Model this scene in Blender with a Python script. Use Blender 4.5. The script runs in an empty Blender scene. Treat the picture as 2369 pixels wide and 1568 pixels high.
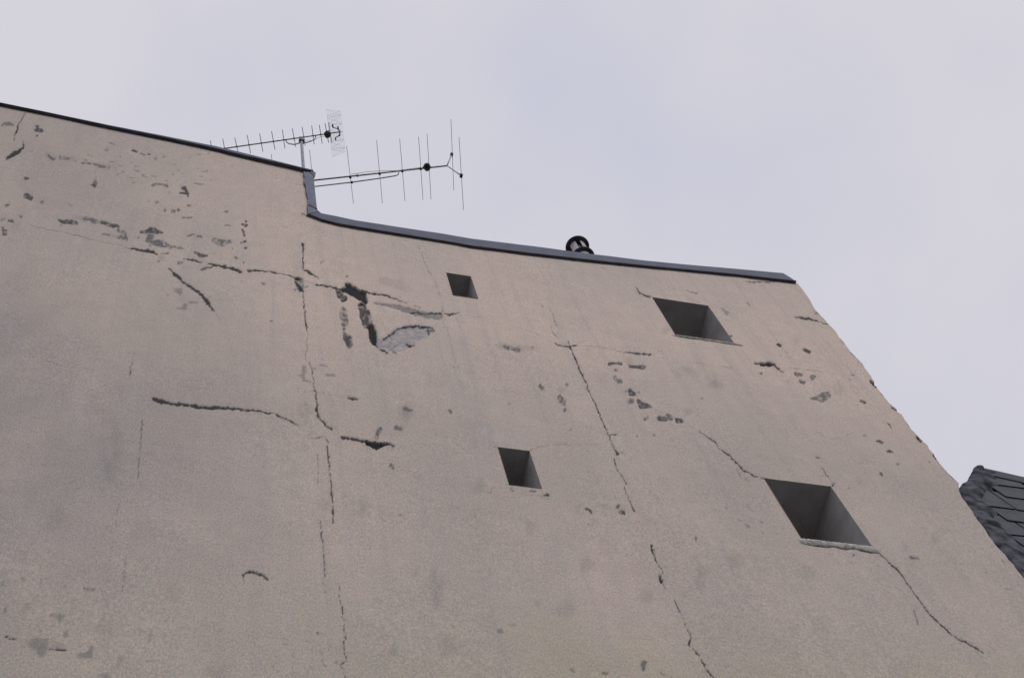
import bpy, bmesh, math, random
import numpy as np
from mathutils import Vector, Matrix

random.seed(4)
RNG = np.random.default_rng(11)
S = bpy.context.scene
C = S.collection

# ------------------------------------------------------------------ camera
F = 3290.0; CX, CY = 1184.5, 784.0          # photo measured on a 2369 px wide copy
v = Vector((620 - CX, -748 - CY, F)).normalized()          # world up
h0 = Vector((15050 - CX, 2762 - CY, F)).normalized()       # along the wall
h = (h0 - v * h0.dot(v)).normalized()
n = v.cross(h)                                              # into the wall
CAM = Vector((0.0, -5.0, 1.6))
axr = Vector((h[0], n[0], v[0])); axd = Vector((h[1], n[1], v[1])); axf = Vector((h[2], n[2], v[2]))
cam = bpy.data.cameras.new('camera'); camo = bpy.data.objects.new('camera', cam); C.objects.link(camo)
m = Matrix((axr, -axd, -axf)).transposed().to_4x4(); m.translation = CAM
camo.matrix_world = m
cam.sensor_width = 36; cam.lens = F / 2369 * 36; cam.clip_end = 3000; cam.clip_start = 0.1
S.camera = camo
S.render.resolution_x, S.render.resolution_y = 1024, 677

# ------------------------------------------------------------------ light
SUN_EL, SUN_AZ = math.radians(42), math.radians(14)        # azimuth from -Y towards +X
w = bpy.data.worlds.new('World'); S.world = w; w.use_nodes = True
nt = w.node_tree; nt.nodes.clear()
def nd(t, tree=None, **kw):
    x = (tree or nt).nodes.new(t)
    for k, val in kw.items(): setattr(x, k, val)
    return x
out = nd('ShaderNodeOutputWorld'); mixs = nd('ShaderNodeMixShader')
bs = nd('ShaderNodeBackground'); bc = nd('ShaderNodeBackground')
sky = nd('ShaderNodeTexSky'); sky.sky_type = 'NISHITA'; sky.sun_disc = False
sky.sun_elevation = SUN_EL; sky.sun_rotation = math.pi - SUN_AZ
bs.inputs[1].default_value = 0.08
tc = nd('ShaderNodeTexCoord'); mp = nd('ShaderNodeMapping'); mp.inputs['Location'].default_value = (2.5, 6.5, 7.5)
n1 = nd('ShaderNodeTexNoise'); n1.inputs['Scale'].default_value = 3.2; n1.inputs['Detail'].default_value = 4; n1.inputs['Roughness'].default_value = 0.5
rp = nd('ShaderNodeValToRGB')
rp.color_ramp.elements[0].position = 0.30; rp.color_ramp.elements[0].color = (0.60, 0.61, 0.715, 1)
rp.color_ramp.elements[1].position = 0.56; rp.color_ramp.elements[1].color = (0.69, 0.675, 0.73, 1)
nt.links.new(tc.outputs['Generated'], mp.inputs[0]); nt.links.new(mp.outputs[0], n1.inputs['Vector'])
nt.links.new(n1.outputs[0], rp.inputs[0]); nt.links.new(rp.outputs[0], bc.inputs[0])
nt.links.new(sky.outputs[0], bs.inputs[0]); mixs.inputs[0].default_value = 0.95
nt.links.new(bs.outputs[0], mixs.inputs[1]); nt.links.new(bc.outputs[0], mixs.inputs[2])
nt.links.new(mixs.outputs[0], out.inputs[0])
sl = bpy.data.lights.new('sun', 'SUN'); sl.energy = 1.5; sl.angle = math.radians(25); sl.color = (1, 0.965, 0.92)
so = bpy.data.objects.new('sun', sl); C.objects.link(so)
tosun = Vector((math.sin(SUN_AZ) * math.cos(SUN_EL), -math.cos(SUN_AZ) * math.cos(SUN_EL), math.sin(SUN_EL)))
so.rotation_euler = tosun.to_track_quat('Z', 'Y').to_euler(); so.location = (0, -20, 30)
S.view_settings.view_transform = 'Standard'; S.view_settings.look = 'None'
S.view_settings.gamma = 1; S.view_settings.exposure = 0.0

# ------------------------------------------------------------------ helpers
def ray(px, py):
    return (axr * (px - CX) + axd * (py - CY) + axf * F).normalized()
def W(px, py, y=0.0):                       # point on the plane Y = y
    d = ray(px, py); return CAM + d * ((y - CAM.y) / d.y)
def RZ(px, py, z):                          # point on the level plane Z = z
    d = ray(px, py); return CAM + d * ((z - CAM.z) / d.z)
def RP(px, py, p, nn):
    d = ray(px, py); return CAM + d * ((p - CAM).dot(nn) / d.dot(nn))
def proj(x, y, z):                          # numpy arrays -> photo pixels
    dx, dy, dz = x - CAM.x, y - CAM.y, z - CAM.z
    a = dx * axr.x + dy * axr.y + dz * axr.z
    b = dx * axd.x + dy * axd.y + dz * axd.z
    c = dx * axf.x + dy * axf.y + dz * axf.z
    return CX + F * a / c, CY + F * b / c
ZN = {'1': (0, 192.1, .25), '3': (0, 480.2, .25), '4': (576.3, 576.3, .25), '2': (448.2, 224.1, .2858),
      '5': (1088.5, 512.2, .3379), '6': (1088.5, 896.4, .25), '7': (1664.8, 608.3, .25), '8': (1776.8, 992.5, .25),
      'L': (0, 1152.5, .265), 'B': (576.3, 1152.5, .265), 'R': (1280.6, 1184.6, .2703),
      'S': (672.3, 352.2, .1021), 'E': (1728.8, 608.3, .1021), 'N': (2177, 1056.5, .2042),
      'K': (1280.6, 525, .0811), 'U': (640.3, 236.9, .1021), 'M': (0, 0, 1)}
def Z(t, x, y):
    a, b, s = ZN[t]; return a + x * s, b + y * s

def lattice(seed, nx=256, ny=256):
    return np.random.default_rng(seed).random((nx, ny))
_lat = {}
def vnoise(x, y, scale, seed, octaves=3):
    tot = 0; amp = 1; nrm = 0
    for o in range(octaves):
        k = seed * 10 + o
        if k not in _lat: _lat[k] = lattice(k)
        L = _lat[k]
        u = x / scale; q = y / scale
        iu = np.floor(u).astype(int); iq = np.floor(q).astype(int)
        fu = u - iu; fq = q - iq
        fu = fu * fu * (3 - 2 * fu); fq = fq * fq * (3 - 2 * fq)
        a = L[iu % 256, iq % 256]; b = L[(iu + 1) % 256, iq % 256]
        c = L[iu % 256, (iq + 1) % 256]; d = L[(iu + 1) % 256, (iq + 1) % 256]
        tot = tot + amp * ((a * (1 - fu) + b * fu) * (1 - fq) + (c * (1 - fu) + d * fu) * fq)
        nrm += amp; amp *= .5; scale = scale / 2
    return tot / nrm

def tag(o, label=None, cat=None, group=None, kind=None):
    if label: o['label'] = label
    if cat: o['category'] = cat
    if group: o['group'] = group
    if kind: o['kind'] = kind
    return o
def empty(name, loc=(0, 0, 0)):
    o = bpy.data.objects.new(name, None); C.objects.link(o); o.location = loc
    o.empty_display_size = .2
    return o
def link(name, me, mat, parent=None, smooth=False):
    me.name = name
    if mat: me.materials.append(mat)
    if smooth:
        me.polygons.foreach_set('use_smooth', [True] * len(me.polygons))
    o = bpy.data.objects.new(name, me); C.objects.link(o)
    if parent:
        o.parent = parent; o.location = -parent.location    # meshes are built in world space
    return o
def obj(name, bm, mat, parent=None, smooth=False):
    me = bpy.data.meshes.new(name); bmesh.ops.recalc_face_normals(bm, faces=bm.faces[:]); bm.to_mesh(me); bm.free()
    return link(name, me, mat, parent, smooth)
def tube(bm, pts, r, sides=8):
    pts = [Vector(p) for p in pts]; rings = []
    for i, p in enumerate(pts):
        t = (pts[min(i + 1, len(pts) - 1)] - pts[max(i - 1, 0)]).normalized()
        a = t.orthogonal() if i == 0 else (pa - t * pa.dot(t))
        a.normalize(); pa = a; b = t.cross(a)
        rr = r[i] if isinstance(r, (list, tuple)) else r
        rings.append([bm.verts.new(p + (a * math.cos(k * 2 * math.pi / sides) + b * math.sin(k * 2 * math.pi / sides)) * rr) for k in range(sides)])
    for A, B in zip(rings, rings[1:]):
        for k in range(sides): bm.faces.new((A[k], A[(k + 1) % sides], B[(k + 1) % sides], B[k]))
    bm.faces.new(rings[0][::-1]); bm.faces.new(rings[-1])
def box(bm, c, s, rot=None, bevel=0):
    g = bmesh.ops.create_cube(bm, size=1)
    M = Matrix.Translation(c) @ (rot.to_4x4() if rot else Matrix()) @ Matrix.Diagonal((*s, 1))
    bmesh.ops.transform(bm, matrix=M, verts=g['verts'])
    if bevel:
        es = list({e for q in g['verts'] for e in q.link_edges})
        bmesh.ops.bevel(bm, geom=es, offset=bevel, segments=2, affect='EDGES', profile=.6)
def lathe(bm, c, prof, seg=40):
    rings = []
    for r, z in prof:
        rings.append([bm.verts.new((c.x + r * math.cos(k * 2 * math.pi / seg), c.y + r * math.sin(k * 2 * math.pi / seg), c.z + z)) for k in range(seg)])
    for A, B in zip(rings, rings[1:]):
        for k in range(seg): bm.faces.new((A[k], A[(k + 1) % seg], B[(k + 1) % seg], B[k]))
    return rings

# ------------------------------------------------------------------ materials
def mat(name, col, rough=.8, metal=0, var=.2, scale=8, bump=.1, bscale=60, col2=None, spec=.5):
    M = bpy.data.materials.new(name); M.use_nodes = True; t = M.node_tree; b = t.nodes['Principled BSDF']
    tc = nd('ShaderNodeTexCoord', t); no = nd('ShaderNodeTexNoise', t); no.inputs['Scale'].default_value = scale; no.inputs['Detail'].default_value = 6
    cr = nd('ShaderNodeValToRGB', t)
    c2 = col2 or tuple(min(1, x * (1 + var)) for x in col); c1 = tuple(x * (1 - var) for x in col)
    cr.color_ramp.elements[0].position = .35; cr.color_ramp.elements[0].color = (*c1, 1)
    cr.color_ramp.elements[1].position = .65; cr.color_ramp.elements[1].color = (*c2, 1)
    t.links.new(tc.outputs['Object'], no.inputs['Vector']); t.links.new(no.outputs[0], cr.inputs[0]); t.links.new(cr.outputs[0], b.inputs['Base Color'])
    b.inputs['Roughness'].default_value = rough; b.inputs['Metallic'].default_value = metal
    b.inputs['Specular IOR Level'].default_value = spec
    if bump:
        nb = nd('ShaderNodeTexNoise', t); nb.inputs['Scale'].default_value = bscale; nb.inputs['Detail'].default_value = 4
        bp = nd('ShaderNodeBump', t); bp.inputs['Strength'].default_value = bump; bp.inputs['Distance'].default_value = .01
        t.links.new(tc.outputs['Object'], nb.inputs['Vector']); t.links.new(nb.outputs[0], bp.inputs['Height']); t.links.new(bp.outputs[0], b.inputs['Normal'])
    return M

def plaster():
    M = bpy.data.materials.new('aged_render'); M.use_nodes = True; t = M.node_tree; b = t.nodes['Principled BSDF']
    L = t.links.new
    tc = nd('ShaderNodeTexCoord', t)
    def noise(scale, detail=4, rough=.5, sx=1, sz=1, off=(0, 0, 0)):
        mpp = nd('ShaderNodeMapping', t); mpp.inputs['Scale'].default_value = (sx, 1, sz); mpp.inputs['Location'].default_value = off
        q = nd('ShaderNodeTexNoise', t); q.inputs['Scale'].default_value = scale; q.inputs['Detail'].default_value = detail; q.inputs['Roughness'].default_value = rough
        L(tc.outputs['Object'], mpp.inputs[0]); L(mpp.outputs[0], q.inputs['Vector']); return q.outputs[0]
    def ramp(src, a, bb, ca=(0, 0, 0), cb=(1, 1, 1)):
        r = nd('ShaderNodeValToRGB', t); r.color_ramp.elements[0].position = a; r.color_ramp.elements[1].position = bb
        r.color_ramp.elements[0].color = (*ca, 1); r.color_ramp.elements[1].color = (*cb, 1); L(src, r.inputs[0]); return r.outputs[0]
    def mix(f, A, B, mode='MIX'):
        q = nd('ShaderNodeMixRGB', t); q.blend_type = mode
        for i, x in enumerate((f, A, B)):
            if isinstance(x, bpy.types.NodeSocket): L(x, q.inputs[i])
            elif isinstance(x, tuple): q.inputs[i].default_value = (*x, 1)
            else: q.inputs[i].default_value = x
        return q.outputs[0]
    def mul(a, k):
        q = nd('ShaderNodeMath', t); q.operation = 'MULTIPLY'; q.use_clamp = True
        L(a, q.inputs[0])
        if isinstance(k, bpy.types.NodeSocket): L(k, q.inputs[1])
        else: q.inputs[1].default_value = k
        return q.outputs[0]
    def attr(nm):
        q = nd('ShaderNodeAttribute', t); q.attribute_name = nm; return q.outputs['Fac']
    pink = (.555, .455, .398); grey = (.475, .415, .378); ochre = (.49, .445, .345); pale = (.47, .45, .455)
    col = mix(ramp(noise(.55, 5, .55, 1, .6), .40, .66), pink, grey)
    col = mix(mul(attr('ochre'), ramp(noise(1.3, 4, .6, 1, .5, (7, 0, 2)), .3, .62)), col, ochre)
    col = mix(mul(attr('grey_vignette'), ramp(noise(1.1, 4, .6, 1, .5, (3, 0, 9)), -.1, .6)), col, (.345, .31, .29))
    oc2 = mul(attr('ochre'), ramp(noise(.9, 4, .6, 1, .6, (5, 0, 3)), .2, .6))
    col = mix(mul(oc2, .6), col, (.40, .36, .275))
    smear = ramp(noise(2.2, 6, .65, 1, .35, (1, 0, 5)), .56, .80)
    col = mix(mul(smear, .38), col, (.33, .325, .33))
    streak = ramp(noise(2.6, 5, .62, 3.4, .16, (2, 0, 1)), .50, .72)
    col = mix(mul(streak, .30), col, (.30, .30, .31))
    light = ramp(noise(1.9, 6, .66, 1.4, .35, (8, 0, 4)), .56, .74)
    col = mix(mul(light, .25), col, (.56, .50, .47))
    blot = ramp(noise(5.5, 5, .7, 1, .45, (4, 0, 7)), .58, .72)
    col = mix(mul(blot, .09), col, (.28, .285, .30))
    col = mix(attr('pale'), col, pale)
    col = mix(mul(ramp(noise(9, 5, .6, 1, .5), .4, .75), .16), col, (.26, .25, .25))
    # sand grain of the render coat
    g = ramp(noise(85, 2, .8, 1, .6), .25, .75, (.72, .72, .72), (1.28, 1.28, 1.28))
    gc = nd('ShaderNodeTexNoise', t); gc.inputs['Scale'].default_value = 60; gc.inputs['Detail'].default_value = 1; L(tc.outputs['Object'], gc.inputs['Vector'])
    col = mix(1.0, col, g, 'MULTIPLY')
    col = mix(.14, col, gc.outputs['Color'], 'OVERLAY')
    col = mix(attr('mortar'), col, mix(ramp(noise(14, 5, .7), .35, .65), (.25, .235, .25), (.46, .425, .43)))
    rough_st = ramp(noise(26, 4, .7, 1, .5), .2, .7, (.55, .55, .55), (1, 1, 1))
    st = nd('ShaderNodeRGBToBW', t); L(rough_st, st.inputs[0])
    col = mix(mul(attr('stain'), st.outputs[0]), col, (.085, .095, .105))
    col = mix(attr('dark'), col, (.018, .020, .026))  # shade inside cracks and voids put into the colour, besides dark stains
    L(col, b.inputs['Base Color'])
    b.inputs['Roughness'].default_value = .95; b.inputs['Specular IOR Level'].default_value = .15
    bp = nd('ShaderNodeBump', t); bp.inputs['Strength'].default_value = .35; bp.inputs['Distance'].default_value = .006
    L(noise(120, 3, .65), bp.inputs['Height'])
    bp2 = nd('ShaderNodeBump', t); bp2.inputs['Strength'].default_value = .32; bp2.inputs['Distance'].default_value = .03
    L(noise(5, 5, .6), bp2.inputs['Height']); L(bp.outputs[0], bp2.inputs['Normal']); L(bp2.outputs[0], b.inputs['Normal'])
    return M
PLASTER = plaster()
REVEAL = mat('reveal_render', (.40, .39, .38), .95, var=.12, scale=5, bump=.3, bscale=40, spec=.1)
SILL = mat('rough_cement', (.33, .32, .305), .95, var=.35, scale=30, bump=.8, bscale=45, spec=.1)
ZINC = mat('weathered_zinc', (.044, .055, .102), .65, .1, .22, 7, .25, 45, spec=.3)
ZINCL = mat('pale_zinc', (.078, .094, .155), .65, .1, .2, 9, .25, 45, spec=.3)
DRIP = mat('dark_drip', (.055, .060, .082), .7, 0, .3, 12, .2, 50)
ALU = mat('dull_aluminium', (.30, .30, .31), .5, .1, .3, 25, .1)
ALU2 = mat('thin_wire', (.5, .5, .54), .6, 0, .1, 25, 0)
BLACKP = mat('black_plastic', (.018, .018, .026), .5, 0, .2, 20, .1)
STEEL = mat('galvanised_steel', (.17, .18, .215), .55, .3, .25, 20, .2)
COWLD = mat('cowl_dark', (.06, .062, .08), .7, .1, .4, 18, .3)
COWLL = mat('cowl_light', (.42, .38, .39), .8, 0, .15, 15, .2)
SLATE = mat('slate', (.022, .024, .044), .75, 0, .35, 9, .5, 30)
SLATE2 = mat('slate_worn', (.034, .037, .05), .8, 0, .35, 9, .5, 30)
MORTAR = mat('verge_mortar', (.062, .064, .078), .97, 0, .7, 9, 1, 25, spec=.1)
ASPH = mat('asphalt', (.055, .055, .058), .9, 0, .2, 3, .3, 40)
PAVE = mat('paving', (.26, .25, .24), .9, 0, .15, 2, .3, 30)
GLASS = mat('dusty_glass', (.02, .024, .03), .15, 0, .1, 5, 0)
FRAME = mat('grey_frame', (.12, .12, .13), .6, 0, .1, 9, .1)
ROOFM = mat('roof_felt', (.09, .09, .10), .9, 0, .2, 5, .3)

# ------------------------------------------------------------------ ground
def slab(name, x0, x1, y0, y1, z0, z1, M, parent=None):
    bm = bmesh.new(); box(bm, ((x0 + x1) / 2, (y0 + y1) / 2, (z0 + z1) / 2), (x1 - x0, y1 - y0, z1 - z0)); return obj(name, bm, M, parent)
bm = bmesh.new(); q = [bm.verts.new(p) for p in ((-900, -900, 0), (900, -900, 0), (900, 900, 0), (-900, 900, 0))]; bm.faces.new(q)
tag(obj('street', bm, ASPH), kind='structure')
tag(slab('pavement', -30, 30, -1.8, 0.0, 0.0, .12, PAVE), kind='structure')
tag(slab('far_pavement', -30, 30, -9.5, -7.6, 0.0, .12, PAVE), kind='structure')

# ------------------------------------------------------------------ the gable wall
FY = -0.022      # front of the fascia sheet
cop_top = [Z('S', 600, 1300), Z('2', 1010, 938), Z('2', 1150, 965), Z('2', 1300, 998), Z('2', 1700, 1060), Z('2', 2000, 1104),
           Z('5', 0, 117), Z('5', 480, 176), Z('5', 850, 226), Z('5', 1200, 268), Z('5', 1500, 297), Z('5', 2140, 353)]
cop_bot = [Z('S', 395, 1400), Z('2', 1000, 985), Z('2', 1180, 1030), Z('2', 1500, 1083), Z('2', 1800, 1132), Z('2', 2100, 1181),
           Z('5', 0, 168), Z('5', 400, 218), Z('5', 850, 269), Z('5', 1250, 310), Z('5', 1800, 362), Z('5', 2228, 410)]
lc_top = [(-220, 190), (-80, 221), Z('1', 0, 180), Z('1', 500, 283), Z('1', 1000, 387), Z('1', 1500, 486), Z('1', 2000, 586), Z('2', 600, 502), Z('2', 800, 551), Z('2', 960, 590)]
lc_bot = [(-220, 199), (-80, 230), Z('1', 0, 197), Z('1', 500, 300), Z('1', 1000, 408), Z('1', 1500, 510), Z('1', 1900, 595), Z('2', 400, 482), Z('2', 800, 570), Z('2', 968, 612)]
def wl(pts, y=FY):
    return [W(a, b, y) for a, b in pts]
def f_of(pts, k0=0, k1=2):
    xs = np.array([p[k0] for p in pts]); zs = np.array([p[k1] for p in pts]); o = np.argsort(xs)
    return lambda x: np.interp(x, xs[o], zs[o])
ct, cb = wl(cop_top), wl(cop_bot)
lt, lb = wl(lc_top), wl(lc_bot)
corner = W(1845, 655)
XS = (W(*Z('S', 525, 530)).x + W(*Z('S', 598, 1290)).x) / 2
X0 = min(W(-60, 1600).x, W(-60, 195).x) - .25
ZB = W(0, 1590).z; ZB = min(ZB, W(2369, 1600).z, W(1100, 1600).z) - .3
# top line of the main field: just below the sheet's upper edge, carried on straight under the raised left part
tl = [Vector((p.x, 0, p.z - .04)) for p in ct]
tl = [Vector((X0 - .5, 0, tl[0].z + .2)), Vector((XS - .25, 0, tl[0].z + .02))] + tl + [Vector((W(1812, 640).x + .02, 0, tl[-1].z)), corner]
Ttop = f_of(tl)
Utop = f_of([Vector((p.x, 0, p.z - .015)) for p in lt])
red = [(1845, 655)] + [Z('7', a, b) for a, b in ((727, 185), (765, 238), (850, 370), (898, 440), (1005, 565), (1060, 620), (1112, 695), (1190, 793), (1232, 850),
      (1300, 905), (1325, 932), (1343, 975), (1400, 1045), (1450, 1135), (1500, 1215), (1600, 1320), (1670, 1385), (1716, 1465), (1790, 1560))] + \
      [Z('8', a, b) for a, b in ((1375, 55), (1400, 85), (1475, 150), (1490, 185), (1560, 258), (1635, 350), (1660, 400), (1700, 440), (1770, 500), (1760, 560), (1800, 630), (1865, 720), (1905, 800), (1995, 912),
       (2100, 1060), (2250, 1225), (2369, 1380))] + [(2440, 1430)]
rw = [W(a, b) for a, b in red]
rz = np.array([p.z for p in rw])[::-1]; rx = np.array([p.x for p in rw])[::-1]
o_ = np.argsort(rz); rz = rz[o_]; rx = rx[o_]
def Xr(z):
    z = np.asarray(z, float)
    base = np.interp(z, rz, rx)
    wob = (vnoise(z * 1.0 + 5, z * 0 + 3.3, .12, 77, 3) - .5) * .030
    return base + wob * np.clip((corner.z - z) / .4, 0, 1)

DX, DZ = .0078, .0155
ncl = int((XS - X0) / DX); ncr = int((rx.max() - XS) / DX)
ZT = ct[0].z
nr = int((ZT - ZB) / DZ)
u = np.concatenate([np.linspace(0, 1, ncl + 1) - 1, np.linspace(0, 1, ncr + 1)[1:]])     # <0 left of the step
coarse = np.linspace(-1, 0, 25)[:-1]
vv = np.concatenate([coarse, np.linspace(0, 1, nr + 1)])
U, V = np.meshgrid(u, vv)                        # rows, cols
zz = np.where(V < 0, ZB * (1 + V), ZB + V * (ZT - ZB))
for _ in range(4):
    xx = np.where(U <= 0, XS + U * (XS - X0), XS + U * (Xr(zz) - XS))
    zz = np.where(V < 0, ZB * (1 + V), ZB + V * (Ttop(xx) - ZB))
# raised left block
nu = int((Utop(XS - .3) - Ttop(XS - .3)) / DZ)
cl = ncl + 1
v2 = np.linspace(0, 1, nu + 1)[1:]
xU = np.tile(xx[-1, :cl], (nu, 1)); z0U = zz[-1, :cl]
zU = z0U[None, :] + v2[:, None] * (Utop(xU[0]) - z0U)[None, :]

# window openings (world rectangles fitted to the photo corners)
wins = {}
def fit(tl_, tr_, br_, bl_):
    a, b, c, d = [W(*p) for p in (tl_, tr_, br_, bl_)]
    return [(a.x + d.x) / 2, (b.x + c.x) / 2, (c.z + d.z) / 2, (a.z + b.z) / 2], (a, b, c, d)
cor = {'A': ((1031, 629), (1089.5, 642), (1107, 693), (1048, 681)),
       'B': ((1153, 1034.5), (1226.5, 1044), (1252, 1130), (1176, 1121)),
       'C': ((1510, 689), (1635.5, 706.5), (1702, 797), (1560, 772)),
       'D': ((1770, 1107), (1919, 1125), (2022, 1267), (1851, 1245))}
for k, c in cor.items():
    r, q = fit(*c); wins[k] = r
    print('WIN', k, [round(t, 2) for t in r], [(round(p.x, 2), round(p.z, 2)) for p in q])
print('XS', XS, 'X0', X0, 'ZB', ZB, 'corner', corner, 'ZT', ZT, 'grid', zz.shape, 'upper', zU.shape)
R, K = zz.shape
opened = np.zeros((R - 1, K - 1), bool)
for k, (xa, xb, za, zb) in wins.items():
    for xe in (xa, xb):
        rows = np.where((zz[:, K // 2] > za - .4) & (zz[:, K // 2] < zb + .4))[0]
        for i in rows:
            j = int(np.argmin(np.abs(xx[i] - xe)))
            if za - DZ * .6 < zz[i, j] < zb + DZ * .6: xx[i, j] = xe
    for ze in (za, zb):
        cols = np.where((xx[R - 3] > xa - 1) & (xx[R - 3] < xb + 1.5))[0]
        for j in cols:
            i = int(np.argmin(np.abs(zz[:, j] - ze)))
            if xa - DX * .6 < xx[i, j] < xb + DX * .6: zz[i, j] = ze
    cxm = (xx[:-1, :-1] + xx[1:, 1:] + xx[:-1, 1:] + xx[1:, :-1]) / 4; czm = (zz[:-1, :-1] + zz[1:, 1:] + zz[:-1, 1:] + zz[1:, :-1]) / 4
    opened |= (cxm > xa) & (cxm < xb) & (czm > za) & (czm < zb)

AX = np.concatenate([xx.ravel(), xU.ravel()]); AZ = np.concatenate([zz.ravel(), zU.ravel()])
PX, PY = proj(AX, np.zeros_like(AX), AZ)
# ragged edges: warp the position at which the damage is looked up
WX = PX + (vnoise(PX, PY, 9, 1) - .5) * 5.5 + (vnoise(PX, PY, 3.6, 17, 1) - .5) * 2.2; WY = PY + (vnoise(PX, PY, 9, 2) - .5) * 4.5 + (vnoise(PX, PY, 3.6, 18, 1) - .5) * 2.6
WX2 = PX + (vnoise(PX, PY, 16, 5) - .5) * 13; WY2 = PY + (vnoise(PX, PY, 16, 6) - .5) * 9
brk = vnoise(PX, PY, 7, 3, 2); mot = vnoise(PX, PY, 5, 8, 3); halo = np.zeros_like(PX); sm4 = vnoise(PX * 1.5, PY * .7, 42, 14, 5); brk2 = vnoise(PX, PY, 22, 4, 3)
dark = np.zeros_like(PX); stain = np.zeros_like(PX); mortar = np.zeros_like(PX); pale = np.zeros_like(PX); dep = np.zeros_like(PX)

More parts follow.
